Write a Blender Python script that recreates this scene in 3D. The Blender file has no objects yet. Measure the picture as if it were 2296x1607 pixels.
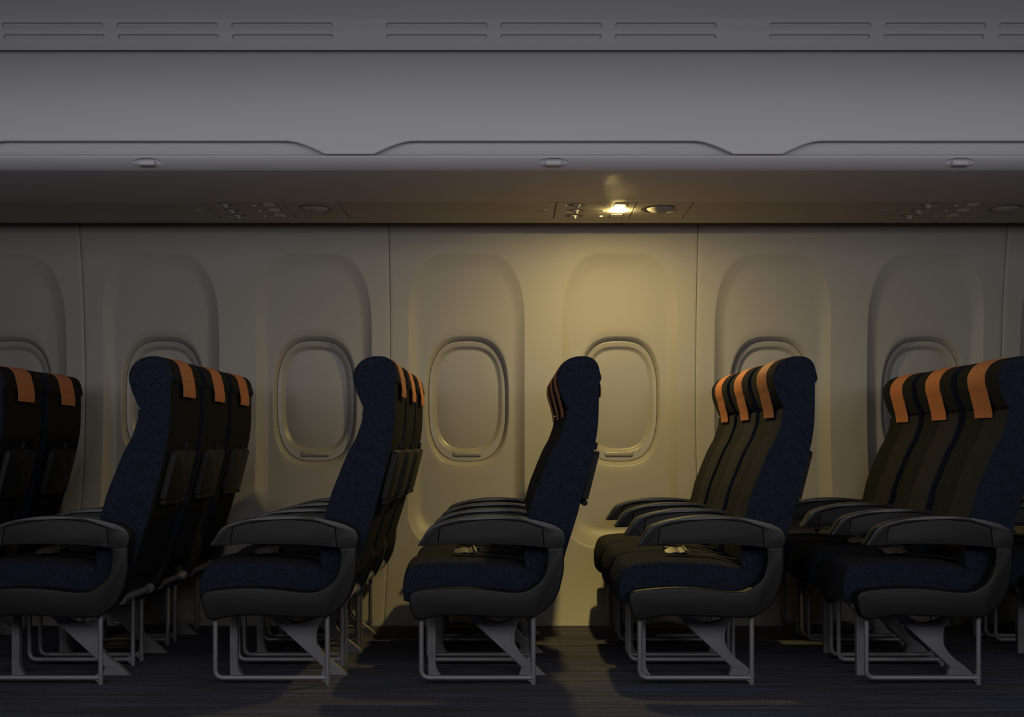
import bpy, bmesh, math
import numpy as np
from mathutils import Vector, Matrix

# ---------------------------------------------------------------- scene frame
U = 1.556e-3            # metres per layout unit
D = 4.5                 # distance camera -> aisle-side armrests
ZC = 547 * U            # eye height above the floor
scene = bpy.context.scene
COL = scene.collection

def zh(u):              # layout height above eye level -> metres above floor
    return ZC + u * U

# outlines in millimetres (x along the cabin, z above the floor); a third value marks a sharp corner
BACK = [(-69.8, 385.3, 1), (-99.9, 391.3), (-125.0, 399.3), (-138.0, 427.9), (-138.5, 460.5), (-129.0, 578.4), (-121.5, 598.2), (-109.2, 642.7), (-96.8, 682.3), (-77.0, 731.8), (-57.2, 781.2), (-37.4, 825.8), (-15.2, 865.3), (-0.4, 904.9), (8.6, 934.6), (11.0, 966.7), (14.5, 972.0), (20.5, 974.5, 1), (12.0, 981.5), (-2.8, 1013.7), (-15.2, 1045.9), (-21.6, 1073.1), (-21.1, 1102.8), (-12.7, 1121.1), (-0.4, 1137.4), (17.0, 1149.8), (41.7, 1158.7), (66.4, 1160.6), (91.2, 1158.2), (110.9, 1147.3), (123.3, 1130.0), (129.7, 1105.2), (135.2, 1083.0), (131.3, 1070.6, 1), (125.8, 1064.2, 1), (126.3, 1023.6), (124.3, 934.6), (117.9, 875.2), (108.0, 825.8), (90.7, 751.6), (66.0, 662.5), (48.7, 593.3), (7.4, 460.5), (-6.2, 400.3), (-20.2, 370.2), (-40.3, 360.2)]
PANEL = [(-545.8, 304.6), (-542.4, 319.3), (-527.6, 331.7), (-485.7, 339.0), (-411.8, 345.0), (-337.9, 345.0), (-264.0, 339.0), (-204.8, 331.7), (-160.5, 330.2), (-130.9, 336.6), (-101.4, 353.8), (-76.7, 378.5), (-64.4, 413.0), (-60.5, 447.5), (-60.5, 484.4, 1), (-0.3, 486.9, 1), (-0.8, 447.5), (-1.8, 408.0), (-10.2, 363.7), (-20.1, 329.2), (-42.2, 289.8), (-66.9, 265.1), (-96.4, 246.4), (-111.2, 240.5), (-190.1, 239.0), (-288.6, 243.9), (-362.5, 247.4), (-436.4, 243.9), (-485.7, 234.6), (-510.3, 231.1), (-527.6, 240.5), (-537.4, 265.1), (-543.8, 289.8)]
CUSH = [(-568.7, 288.5, 1), (-572.2, 335.1), (-566.2, 370.2), (-551.1, 400.3), (-528.6, 412.8), (-501.0, 419.4), (-465.9, 422.9), (-400.7, 425.4), (-320.5, 422.9), (-240.3, 417.9), (-160.1, 407.8), (-115.0, 400.3), (-64.8, 387.8, 1), (-64.8, 300.0, 1), (-190.2, 285.0), (-440.8, 280.0), (-541.1, 282.5)]
ARM = [(-444.1, 493.1, 1), (-510.0, 491.2), (-513.5, 494.1), (-510.0, 501.0), (-497.7, 519.2), (-480.5, 546.3), (-463.2, 561.1), (-426.3, 574.9), (-386.9, 584.2), (-327.9, 593.6), (-278.7, 596.5), (-214.7, 595.5), (-140.8, 589.6), (-91.6, 580.8), (-42.4, 567.0), (-12.8, 551.2), (-0.5, 534.0), (3.4, 514.3), (-3.0, 489.7), (-15.3, 479.9), (-42.4, 479.9), (-70.4, 484.3, 1), (-72.9, 521.7), (-76.3, 553.7, 1), (-140.8, 574.9), (-214.7, 582.2), (-278.7, 582.2), (-327.9, 578.3), (-386.9, 568.5), (-435.2, 557.1, 1), (-441.1, 521.7)]
ARMP = [(-442.1, 493.1, 1), (-439.1, 521.7), (-433.7, 555.7, 1), (-386.9, 567.0), (-327.9, 576.8), (-278.7, 580.8), (-214.7, 580.8), (-140.8, 573.4), (-77.8, 552.7, 1), (-74.9, 521.7), (-72.4, 485.3, 1), (-140.8, 492.2), (-239.3, 497.1), (-337.7, 498.1), (-411.6, 496.1)]
PLATE = [(-365.6, 233.1, 1), (-344.9, 215.1), (-149.1, 29.6, 1), (-158.9, -0.3, 1), (-57.9, -0.3, 1), (-95.0, 34.7), (-118.2, 51.7), (-144.0, 73.4), (-160.5, 95.0), (-171.3, 114.6), (-173.9, 135.2), (-172.3, 161.0), (-164.6, 184.2), (-146.5, 215.1), (-138.8, 238.3, 1), (-164.6, 238.3, 1), (-177.5, 209.9), (-216.1, 195.5), (-247.0, 192.9), (-275.4, 201.2), (-298.6, 217.7), (-314.0, 238.3, 1)]
STAN = [(-490.8, 238.3, 1), (-490.8, -0.3, 1), (-442.9, -0.3, 1), (-455.7, 16.7), (-462.4, 37.3), (-463.5, 57.9), (-463.5, 238.3, 1)]
BRACE_FACE = [(-327, 196, 1), (-300, 203), (-290, 192), (-262, 181), (-236, 180), (-210, 184), (-188, 192), (-181, 176), (-184, 160), (-185.5, 135), (-182, 112), (-171, 91), (-153, 69), (-118, 41), (-106, 30, 1), (-143, 28, 1)]
LAMP = 1180.0
AMB = 0.008
AISLE = 60.0
AISLE_H = 1.0
AISLE_LOC = (0.1, 0.9, 1.72)
AISLE_TGT = (0.1, 5.2, 1.9)


# ---------------------------------------------------------------- object helpers
def tag(o, label=None, cat=None, group=None, kind=None):
    if label: o['label'] = label
    if cat: o['category'] = cat
    if group: o['group'] = group
    if kind: o['kind'] = kind
    return o

def empty(name, loc=(0, 0, 0)):
    o = bpy.data.objects.new(name, None)
    o.empty_display_size = 0.1
    COL.objects.link(o)
    o.location = loc
    return o

def link(name, me, mat, parent=None, loc=(0, 0, 0)):
    o = bpy.data.objects.new(name, me)
    COL.objects.link(o)
    if mat is not None and len(me.materials) == 0:
        me.materials.append(mat)
    if parent is not None:
        o.parent = parent
    o.location = loc
    return o

def finish(bm, name, angle=38):
    bmesh.ops.recalc_face_normals(bm, faces=bm.faces)
    me = bpy.data.meshes.new(name)
    bm.to_mesh(me); bm.free()
    me.polygons.foreach_set('use_smooth', [True] * len(me.polygons))
    me.set_sharp_from_angle(angle=math.radians(angle))
    return me

def pymesh(name, verts, faces, angle=38, recalc=True):
    bm = bmesh.new()
    vs = [bm.verts.new(v) for v in verts]
    for f in faces:
        if len(set(f)) >= 3:
            try: bm.faces.new([vs[i] for i in f])
            except ValueError: pass
    if recalc: bmesh.ops.recalc_face_normals(bm, faces=bm.faces)
    me = bpy.data.meshes.new(name)
    bm.to_mesh(me); bm.free()
    me.polygons.foreach_set('use_smooth', [True] * len(me.polygons))
    me.set_sharp_from_angle(angle=math.radians(angle))
    return me

def smooth_loop(pts, sub=4, scale=1e-3):
    """closed Catmull-Rom through the points; points with a third value stay sharp corners"""
    n = len(pts); out = []
    P = [Vector((p[0], p[1])) for p in pts]
    C = [len(p) > 2 for p in pts]
    for i in range(n):
        p1, p2 = P[i], P[(i + 1) % n]
        t1 = (P[(i + 1) % n] - P[i - 1]) * .5
        t2 = (P[(i + 2) % n] - P[i]) * .5
        if C[i]: t1 = (p2 - p1) * (1.0 if C[(i + 1) % n] else .7)
        if C[(i + 1) % n]: t2 = (p2 - p1) * (1.0 if C[i] else .7)
        L = (p2 - p1).length
        if t1.length > L: t1 *= L / t1.length
        if t2.length > L: t2 *= L / t2.length
        k = 1 if (C[i] and C[(i + 1) % n]) else sub
        for j in range(k):
            t = j / k
            h1 = 2*t**3 - 3*t**2 + 1; h2 = -2*t**3 + 3*t**2
            h3 = t**3 - 2*t**2 + t; h4 = t**3 - t**2
            out.append((p1*h1 + p2*h2 + t1*h3 + t2*h4) * scale)
    return [(v.x, v.y) for v in out]

def prism_bm(poly, y0, y1, bevel=0.0, seg=3):
    bm = bmesh.new()
    a = [bm.verts.new((x, y0, z)) for x, z in poly]
    b = [bm.verts.new((x, y1, z)) for x, z in poly]
    f0 = bm.faces.new(a); f1 = bm.faces.new(b[::-1])
    n = len(poly)
    for i in range(n):
        bm.faces.new([a[i], b[i], b[(i+1) % n], a[(i+1) % n]][::-1])
    bmesh.ops.recalc_face_normals(bm, faces=bm.faces)
    if bevel > 0:
        es = list({e for f in (f0, f1) for e in f.edges})
        bmesh.ops.bevel(bm, geom=es, offset=bevel, offset_type='OFFSET', segments=seg,
                        profile=.5, affect='EDGES', clamp_overlap=True)
    return bm

def prism(name, poly, y0, y1, mat, parent=None, bevel=0.0, seg=3, angle=38):
    return link(name, finish(prism_bm(poly, y0, y1, bevel, seg), name, angle), mat, parent)

def box_bm(bm, x0, x1, y0, y1, z0, z1, bevel=0.0, seg=2):
    r = bmesh.ops.create_cube(bm, size=1.0)
    for v in r['verts']:
        v.co = Vector(((x0+x1)/2 + v.co.x*(x1-x0), (y0+y1)/2 + v.co.y*(y1-y0), (z0+z1)/2 + v.co.z*(z1-z0)))
    if bevel:
        es = list({e for v in r['verts'] for e in v.link_edges})
        bmesh.ops.bevel(bm, geom=es, offset=bevel, segments=seg, profile=.5, affect='EDGES', clamp_overlap=True)
    return bm

def box(name, x0, x1, y0, y1, z0, z1, mat, parent=None, bevel=0.0, seg=2):
    bm = box_bm(bmesh.new(), x0, x1, y0, y1, z0, z1, bevel, seg)
    return link(name, finish(bm, name), mat, parent)

def tube_into(bm, path, r, n=14, caps=True):
    """sweep a circle along a polyline"""
    path = [Vector(p) for p in path]
    rings = []
    ref = None
    for i, p in enumerate(path):
        if i == 0: t = path[1] - path[0]
        elif i == len(path)-1: t = path[-1] - path[-2]
        else: t = (path[i+1]-path[i]).normalized() + (path[i]-path[i-1]).normalized()
        t.normalize()
        if ref is None:
            ref = Vector((0, 1, 0)) if abs(t.y) < .9 else Vector((1, 0, 0))
        u = (ref - t * ref.dot(t)).normalized(); w = t.cross(u); ref = u
        rr = r[i] if isinstance(r, (list, tuple)) else r
        rings.append([bm.verts.new(p + (u*math.cos(2*math.pi*k/n) + w*math.sin(2*math.pi*k/n))*rr) for k in range(n)])
    for a, b in zip(rings, rings[1:]):
        for k in range(n):
            bm.faces.new([a[k], a[(k+1) % n], b[(k+1) % n], b[k]])
    if caps:
        bm.faces.new(rings[0][::-1]); bm.faces.new(rings[-1])
    return bm

def fillet(path, r, k=6):
    out = [Vector(path[0])]
    for i in range(1, len(path)-1):
        p = Vector(path[i]); a = (Vector(path[i-1])-p).normalized(); b = (Vector(path[i+1])-p).normalized()
        p0 = p + a*r; p1 = p + b*r
        for j in range(k+1):
            t = j/k
            out.append(p0*(1-t)**2 + p*2*t*(1-t) + p1*t*t)
    out.append(Vector(path[-1]))
    return out

def rounded_rect(w, h, r, k=5):
    pts = []
    for cx, cy, a0 in ((w/2-r, h/2-r, 0), (-w/2+r, h/2-r, 90), (-w/2+r, -h/2+r, 180), (w/2-r, -h/2+r, 270)):
        for j in range(k+1):
            a = math.radians(a0 + 90*j/k)
            pts.append((cx + r*math.cos(a), cy + r*math.sin(a)))
    return pts

def lathe(name, prof, mat, parent=None, n=28, axis_loc=(0, 0, 0)):
    """revolve (radius, z) profile about z"""
    vs = []; fs = []
    for r, z in prof:
        for k in range(n):
            a = 2*math.pi*k/n
            vs.append((r*math.cos(a), r*math.sin(a), z))
    for i in range(len(prof)-1):
        for k in range(n):
            fs.append([i*n+k, i*n+(k+1) % n, (i+1)*n+(k+1) % n, (i+1)*n+k])
    fs.append(list(range(n))); fs.append([(len(prof)-1)*n+k for k in range(n)])
    me = pymesh(name, vs, fs)
    return link(name, me, mat, parent, axis_loc)

def cut(o, cutter_bm):
    """carve the cutter out of the object's mesh (done once, at build time)"""
    cm = bpy.data.meshes.new('carve'); 
    bmesh.ops.recalc_face_normals(cutter_bm, faces=cutter_bm.faces)
    cutter_bm.to_mesh(cm); cutter_bm.free()
    c = bpy.data.objects.new('carve', cm); COL.objects.link(c)
    c.location = o.parent.location if o.parent is not None else (0, 0, 0)
    m = o.modifiers.new('carve', 'BOOLEAN'); m.operation = 'DIFFERENCE'; m.solver = 'EXACT'; m.object = c
    bpy.context.view_layer.update()
    dg = bpy.context.evaluated_depsgraph_get()
    me = bpy.data.meshes.new_from_object(o.evaluated_get(dg))
    o.modifiers.clear()
    old = o.data; o.data = me; me.name = old.name
    bpy.data.objects.remove(c); bpy.data.meshes.remove(cm); bpy.data.meshes.remove(old)
    me.polygons.foreach_set('use_smooth', [True] * len(me.polygons))
    me.set_sharp_from_angle(angle=math.radians(38))
    return o

def copy_tree(o, parent=None):
    c = o.copy(); COL.objects.link(c)
    if parent is not None: c.parent = parent
    for ch in list(o.children): copy_tree(ch, c)
    return c

# ---------------------------------------------------------------- materials
def new_mat(name):
    m = bpy.data.materials.new(name); m.use_nodes = True
    nt = m.node_tree
    return m, nt, nt.nodes['Principled BSDF']

def N(nt, t, **kw):
    n = nt.nodes.new(t)
    for k, v in kw.items(): setattr(n, k, v)
    return n

def M(nt, op, a, b=None, c=None, clamp=False):
    n = nt.nodes.new('ShaderNodeMath'); n.operation = op; n.use_clamp = clamp
    for i, v in enumerate((a, b, c)):
        if v is None: continue
        if isinstance(v, (int, float)): n.inputs[i].default_value = v
        else: nt.links.new(v, n.inputs[i])
    return n.outputs[0]

def mixc(nt, f, a, b):
    n = nt.nodes.new('ShaderNodeMix'); n.data_type = 'RGBA'
    for s, v in ((n.inputs[0], f), (n.inputs[6], a), (n.inputs[7], b)):
        if isinstance(v, (int, float)): s.default_value = v
        elif isinstance(v, tuple): s.default_value = (*v, 1)
        else: nt.links.new(v, s)
    return n.outputs[2]

def plastic(name, col, rough=.45, var=.06, bump=0.0, bscale=300, metal=0.0, spec=.5):
    m, nt, b = new_mat(name)
    tc = N(nt, 'ShaderNodeTexCoord')
    no = N(nt, 'ShaderNodeTexNoise'); no.inputs['Scale'].default_value = 3; no.inputs['Detail'].default_value = 3
    nt.links.new(tc.outputs['Object'], no.inputs['Vector'])
    dark = tuple(c*(1-var) for c in col); lite = tuple(min(1, c*(1+var)) for c in col)
    nt.links.new(mixc(nt, no.outputs[0], dark, lite), b.inputs['Base Color'])
    b.inputs['Roughness'].default_value = rough
    b.inputs['Metallic'].default_value = metal
    b.inputs['Specular IOR Level'].default_value = spec
    if bump:
        n2 = N(nt, 'ShaderNodeTexNoise'); n2.inputs['Scale'].default_value = bscale; n2.inputs['Detail'].default_value = 2
        nt.links.new(tc.outputs['Object'], n2.inputs['Vector'])
        bp = N(nt, 'ShaderNodeBump'); bp.inputs['Strength'].default_value = bump; bp.inputs['Distance'].default_value = .001
        nt.links.new(n2.outputs[0], bp.inputs['Height']); nt.links.new(bp.outputs[0], b.inputs['Normal'])
    return m

def herringbone(nt, a, b, per=.009, band=.036):
    """0..1 line mask of a herringbone weave; a runs across the lines, b across the bands"""
    fb = M(nt, 'FRACT', M(nt, 'DIVIDE', b, 2*band))
    tri = M(nt, 'MULTIPLY', M(nt, 'ABSOLUTE', M(nt, 'SUBTRACT', fb, .5)), 2*band)
    fr = M(nt, 'FRACT', M(nt, 'DIVIDE', M(nt, 'ADD', a, tri), per))
    w = M(nt, 'ABSOLUTE', M(nt, 'SUBTRACT', fr, .5))
    return M(nt, 'MULTIPLY', M(nt, 'SUBTRACT', .30, w), 6.0, clamp=True)

def fabric(name, mode):
    m, nt, b = new_mat(name)
    tc = N(nt, 'ShaderNodeTexCoord'); sp = N(nt, 'ShaderNodeSeparateXYZ'); nt.links.new(tc.outputs['Object'], sp.inputs[0])
    ge = N(nt, 'ShaderNodeNewGeometry'); sn = N(nt, 'ShaderNodeSeparateXYZ'); nt.links.new(ge.outputs['True Normal'], sn.inputs[0])
    X, Y, Z = sp.outputs
    side = M(nt, 'GREATER_THAN', M(nt, 'ABSOLUTE', sn.outputs[1]), .62)
    no = N(nt, 'ShaderNodeTexNoise'); no.inputs['Scale'].default_value = 130; no.inputs['Detail'].default_value = 2
    nt.links.new(tc.outputs['Object'], no.inputs['Vector'])
    if mode == 'cushion':
        hs = herringbone(nt, X, Z)
    else:
        hs = herringbone(nt, Z, X)
    hf = herringbone(nt, Z, Y, .009, .030)
    brk = M(nt, 'MULTIPLY', M(nt, 'SUBTRACT', no.outputs[0], .28), 3.0, clamp=True)
    cside = mixc(nt, M(nt, 'MULTIPLY', hs, brk), NAVY_DARK, NAVY_LINE)
    plain = mixc(nt, no.outputs[0], PLAIN_A, PLAIN_B)
    if mode == 'cushion':
        cface = plain
    elif mode == 'head':
        woven = mixc(nt, M(nt, 'MULTIPLY', hf, brk), (.009, .010, .012), (.024, .026, .030))
        front = mixc(nt, M(nt, 'GREATER_THAN', Y, .315), mixc(nt, no.outputs[0], (.012, .012, .014), (.019, .019, .021)), woven)
        cface = front
    else:
        # wall-side half of the face is woven herringbone, aisle-side half is plain cloth
        woven = mixc(nt, M(nt, 'MULTIPLY', hf, brk), WOVEN_DARK, WOVEN_LINE)
        half = M(nt, 'GREATER_THAN', Y, .315)
        front = mixc(nt, half, plain, woven)
        rear = mixc(nt, no.outputs[0], REAR_A, REAR_B)
        isrear = M(nt, 'GREATER_THAN', sn.outputs[0], .05)
        cface = mixc(nt, isrear, front, rear)
    nt.links.new(mixc(nt, side, cface, cside), b.inputs['Base Color'])
    b.inputs['Roughness'].default_value = .92
    b.inputs['Specular IOR Level'].default_value = .06
    b.inputs['Sheen Weight'].default_value = .006
    bp = N(nt, 'ShaderNodeBump'); bp.inputs['Strength'].default_value = .35; bp.inputs['Distance'].default_value = .0012
    nt.links.new(M(nt, 'ADD', M(nt, 'MULTIPLY', hs, side), no.outputs[0]), bp.inputs['Height'])
    nt.links.new(bp.outputs[0], b.inputs['Normal'])
    return m

NAVY_DARK = (.0115, .0135, .0210); NAVY_LINE = (.030, .040, .073)
PLAIN_A = (.0200, .0205, .0250); PLAIN_B = (.0290, .0295, .0350)
WOVEN_DARK = (.0065, .0070, .0090); WOVEN_LINE = (.036, .037, .043)
REAR_A = (.0105, .0105, .0115); REAR_B = (.0155, .0155, .0165)

mat_back = fabric('seat_fabric_back', 'back')
mat_head = fabric('seat_fabric_head', 'head')
mat_cush = fabric('seat_fabric_cushion', 'cushion')
mat_dark = plastic('dark_grey_plastic', (.0095, .0095, .0102), .45, .05, .15, 900, spec=.35)
mat_arm = plastic('armrest_rim_plastic', (.0165, .0165, .0172), .34, .05)
mat_inset = plastic('armrest_inset_plastic', (.0150, .0150, .0153), .6, .05, spec=.35)
mat_tray = plastic('tray_plastic', (.013, .013, .014), .6, .05, spec=.3)
mat_metal = plastic('painted_leg_metal', (.25, .25, .255), .42, .05, metal=.35)
mat_leather = plastic('orange_leather', (.43, .160, .070), .62, .08, .9, 420, spec=.3)
mat_web = plastic('black_belt_webbing', (.012, .012, .014), .7, .1, .4, 900)
mat_black = plastic('black_buckle_plastic', (.008, .008, .009), .4, .05)
mat_tongue = plastic('pale_belt_metal', (.24, .225, .19), .5, .05, metal=.1)
mat_wall = plastic('cream_wall_plastic', (.345, .327, .300), .45, .015)
mat_bezel = plastic('cream_bezel_plastic', (.335, .317, .290), .33, .015)
mat_shade = plastic('window_shade_plastic', (.315, .298, .272), .40, .02)
mat_bin = plastic('bin_plastic', (.62, .615, .64), .50, .012)
mat_under = plastic('bin_underside_plastic', (.46, .445, .42), .5, .02)
mat_ceil = plastic('ceiling_plastic', (.33, .33, .34), .55, .015)
mat_grille = None

def carpet():
    m, nt, b = new_mat('striped_carpet')
    tc = N(nt, 'ShaderNodeTexCoord')
    def streak(sx, sy, sc, det=3):
        mp = N(nt, 'ShaderNodeMapping'); mp.inputs['Scale'].default_value = (sx, sy, 1)
        nt.links.new(tc.outputs['Object'], mp.inputs['Vector'])
        n = N(nt, 'ShaderNodeTexNoise'); n.inputs['Scale'].default_value = sc; n.inputs['Detail'].default_value = det
        nt.links.new(mp.outputs[0], n.inputs['Vector']); return n.outputs[0]
    blue = M(nt, 'MULTIPLY', M(nt, 'SUBTRACT', streak(.38, 34, 2.2, 1), .57), 16.0, clamp=True)
    grey = M(nt, 'MULTIPLY', M(nt, 'SUBTRACT', streak(.6, 30, 3.1, 1), .52), 9.0, clamp=True)
    fine = streak(150, 42, 2.2, 2)
    spk = M(nt, 'MULTIPLY', M(nt, 'SUBTRACT', streak(45, 30, 4.0, 2),   .61), 9.0, clamp=True)
    c = mixc(nt, fine, (.022, .022, .025), (.095, .095, .102))
    c = mixc(nt, M(nt, 'MULTIPLY', grey, .75), c, (.135, .135, .145))
    c = mixc(nt, M(nt, 'MULTIPLY', blue, .8), c, (.095, .10, .235))
    c = mixc(nt, M(nt, 'MULTIPLY', spk, .5), c, (.34, .34, .34))
    nt.links.new(c, b.inputs['Base Color'])
    b.inputs['Roughness'].default_value = .95; b.inputs['Specular IOR Level'].default_value = .1
    bp = N(nt, 'ShaderNodeBump'); bp.inputs['Strength'].default_value = .6; bp.inputs['Distance'].default_value = .003
    nt.links.new(fine, bp.inputs['Height']); nt.links.new(bp.outputs[0], b.inputs['Normal'])
    return m
mat_carpet = carpet()

def perforated():
    m, nt, b = new_mat('perforated_speaker_grille')
    tc = N(nt, 'ShaderNodeTexCoord')
    v = N(nt, 'ShaderNodeTexVoronoi'); v.inputs['Scale'].default_value = 190; v.inputs['Randomness'].default_value = 0.0
    nt.links.new(tc.outputs['Object'], v.inputs['Vector'])
    hole = M(nt, 'LESS_THAN', v.outputs['Distance'], .36)
    nt.links.new(mixc(nt, hole, (.42, .40, .37), (.03, .03, .03)), b.inputs['Base Color'])
    b.inputs['Roughness'].default_value = .5
    return m
mat_grille = perforated()

def glow(name, col, strength):
    m, nt, b = new_mat(name)
    b.inputs['Base Color'].default_value = (*col, 1)
    b.inputs['Emission Color'].default_value = (*col, 1)
    b.inputs['Emission Strength'].default_value = strength
    return m
mat_lit = glow('lit_reading_lamp_lens', (1, .75, .25), LAMP)
mat_pilot = glow('lit_switch_lens', (1, .8, .4), 1.2)
mat_lens = plastic('unlit_lamp_lens', (.66, .65, .62), .22, .02)

# ---------------------------------------------------------------- airline seat (prototype)
# local axes: x along the cabin (0 = rear end of the armrest), y towards the wall, z up
SY0, SY1 = .0965, .5055          # aisle side / wall side of the upholstery
def loft_cushion(parent):
    poly = smooth_loop(CUSH, 3)
    cx = sum(p[0] for p in poly)/len(poly); cz = sum(p[1] for p in poly)/len(poly)
    n = len(poly)
    nor = []
    for i in range(n):
        a = Vector(poly[i-1]); b = Vector(poly[(i+1) % n]); t = (b-a).normalized()
        q = Vector((-t.y, t.x))
        if q.dot(Vector(poly[i]) - Vector((cx, cz))) < 0: q = -q
        nor.append(q)
    st = [(0, .012, 0), (.006, .004, 0), (.016, 0, .02), (.05, 0, .26), (.11, 0, .55), (.2, 0, .8), (.35, 0, .95), (.5, 0, 1)]
    st = st + [(1-t, i, c) for t, i, c in st[-2::-1]]
    vs = []; fs = []
    for t, ins, c in st:
        y = SY0 + (SY1-SY0)*t
        for (x, z), q in zip(poly, nor):
            w = min(1, max(0, (z-.345)/.06)); w = w*w*(3-2*w)
            back = min(1, max(0, (-.08-x)/.12))
            vs.append((x - q.x*ins - .008*c*(1 if x < -.5 else 0), y, z - q.y*ins + .017*c*w*back))
    for i in range(len(st)-1):
        for k in range(n):
            fs.append([i*n+k, i*n+(k+1) % n, (i+1)*n+(k+1) % n, (i+1)*n+k])
    fs.append(list(range(n))); fs.append([(len(st)-1)*n+k for k in range(n)])
    return link('seat_cushion', pymesh('seat_cushion', vs, fs, 40), mat_cush, parent)

def make_back(parent):
    poly = smooth_loop(BACK, 4)
    def half(upper):
        bm = prism_bm(poly, SY0, SY1, .011, 4)
        p0 = Vector((.0205, 0, .9745)); p1 = Vector((.1268, 0, 1.0706))
        d = p1-p0; nrm = Vector((-d.z, 0, d.x))
        geom = bm.verts[:] + bm.edges[:] + bm.faces[:]
        bmesh.ops.bisect_plane(bm, geom=geom, plane_co=p0, plane_no=nrm, clear_inner=upper, clear_outer=not upper)
        # above the armrests the upholstery is a little wider towards the wall
        for v in bm.verts:
            if v.co.y > .4:
                w = min(1, max(0, (v.co.z-.605)/.07)); v.co.y += .016*w*w*(3-2*w)
        return finish(bm, 'headrest' if upper else 'backrest', 40)
    b = link('backrest', half(False), mat_back, parent)
    h = link('headrest', half(True), mat_head, parent)
    # orange leather strap laid over the headrest, hanging free at the front and the rear
    top = [(x, z) for x, z in smooth_loop(BACK, 4) if z > 1.074 or (x < .02 and z > 1.036)]
    f0 = [q for q in top]
    off = []
    for i, q in enumerate(f0):
        a = Vector(f0[max(0, i-1)]); b = Vector(f0[min(len(f0)-1, i+1)]); t = (b-a).normalized()
        off.append((q[0] - t.y*.0032, q[1] + t.x*.0032))
    off = [q for k, q in enumerate(off) if k % 2 == 0 and q[1] < 2]
    path = [(.142, 1.0205), (.1425, 1.052)] + off[::-1] + [(-.0105, 1.014), (-.0042, .990), (.0006, .967), (.0025, .9445)]
    P = []
    for i in range(len(path)-1):
        for j in range(3):
            t = j/3
            q = [Vector(path[max(0, min(len(path)-1, i+k))]) for k in (-1, 0, 1, 2)]
            P.append(.5*((2*q[1]) + (q[2]-q[0])*t + (2*q[0]-5*q[1]+4*q[2]-q[3])*t*t + (-q[0]+3*q[1]-3*q[2]+q[3])*t**3))
    P.append(Vector(path[-1]))
    th = .0028; inner = []
    for i, p in enumerate(P):
        t = (P[min(len(P)-1, i+1)] - P[max(0, i-1)]).normalized()
        inner.append(p + Vector((-t.y, t.x)) * th)
    vs = []; fs = []; ny = 3; n = len(P)
    for side, L in enumerate((P, inner)):
        for p in L:
            for k in range(ny):
                vs.append((p.x, .2205 + (.396-.2205)*k/(ny-1), p.y))
    def vi(s, i, k): return s*n*ny + i*ny + k
    for s in (0, 1):
        for i in range(n-1):
            for k in range(ny-1):
                fs.append([vi(s, i, k), vi(s, i, k+1), vi(s, i+1, k+1), vi(s, i+1, k)])
    for i in range(n-1):
        for k in (0, ny-1): fs.append([vi(0, i, k), vi(0, i+1, k), vi(1, i+1, k), vi(1, i, k)])
    for k in range(ny-1):
        for i in (0, n-1): fs.append([vi(0, i, k), vi(0, i, k+1), vi(1, i, k+1), vi(1, i, k)])
    s = link('head_strap', pymesh('head_strap', vs, fs, 50), mat_leather, h)
    tag(s, 'orange leather head strap')
    # stitched seam following the rim of the side face
    rim = [q for q in smooth_loop(BACK, 4) if q[1] > 1.088]
    pts = []
    for i in range(1, len(rim)-1):
        t = (Vector(rim[i+1]) - Vector(rim[i-1])).normalized()
        pts.append((rim[i][0] + t.y*.0165, SY0-.0002, rim[i][1] - t.x*.0165))
    bm = bmesh.new(); tube_into(bm, pts, .0016, 8)
    link('seam', finish(bm, 'seam'), mat_web, h)
    return b

def plate_between(name, p_top, p_bot, y0, y1, thick, mat, parent, notch=True):
    """tray leaf: rounded board lying along the slanted seat back, with a notch at its top edge"""
    a = Vector((p_top[0], 0, p_top[1])); b = Vector((p_bot[0], 0, p_bot[1]))
    up = (a-b); H = up.length; up.normalize(); out = Vector((up.z, 0, -up.x))
    if out.x < 0: out = -out
    W = y1-y0; r = .022
    pts = [(-W/2, 0), (W/2, 0)]
    for cx, a0 in ((W/2-r, 0), (-W/2+r, 90)):
        for j in range(6):
            q = math.radians(a0 + 18*j); pts.append((cx + r*math.cos(q), H-r + r*math.sin(q)))
        if a0 == 0 and notch:
            pts += [(.030, H), (.012, H-.040), (-.004, H-.040), (-.010, H)]
    bm = bmesh.new()
    yc = (y0+y1)/2
    f = [bm.verts.new(b + up*v + out*-.007 + Vector((0, yc+u, 0))) for u, v in pts]
    g = [bm.verts.new(b + up*v + out*thick + Vector((0, yc+u, 0))) for u, v in pts]
    f0 = bm.faces.new(f); f1 = bm.faces.new(g)
    for i in range(len(pts)):
        j = (i+1) % len(pts); bm.faces.new([f[i], f[j], g[j], g[i]])
    bmesh.ops.recalc_face_normals(bm, faces=bm.faces)
    bmesh.ops.bevel(bm, geom=list(f1.edges), offset=.003, segments=2, profile=.5, affect='EDGES', clamp_overlap=True)
    return link(name, finish(bm, name, 38), mat, parent), a, b, up, out, yc

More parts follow.
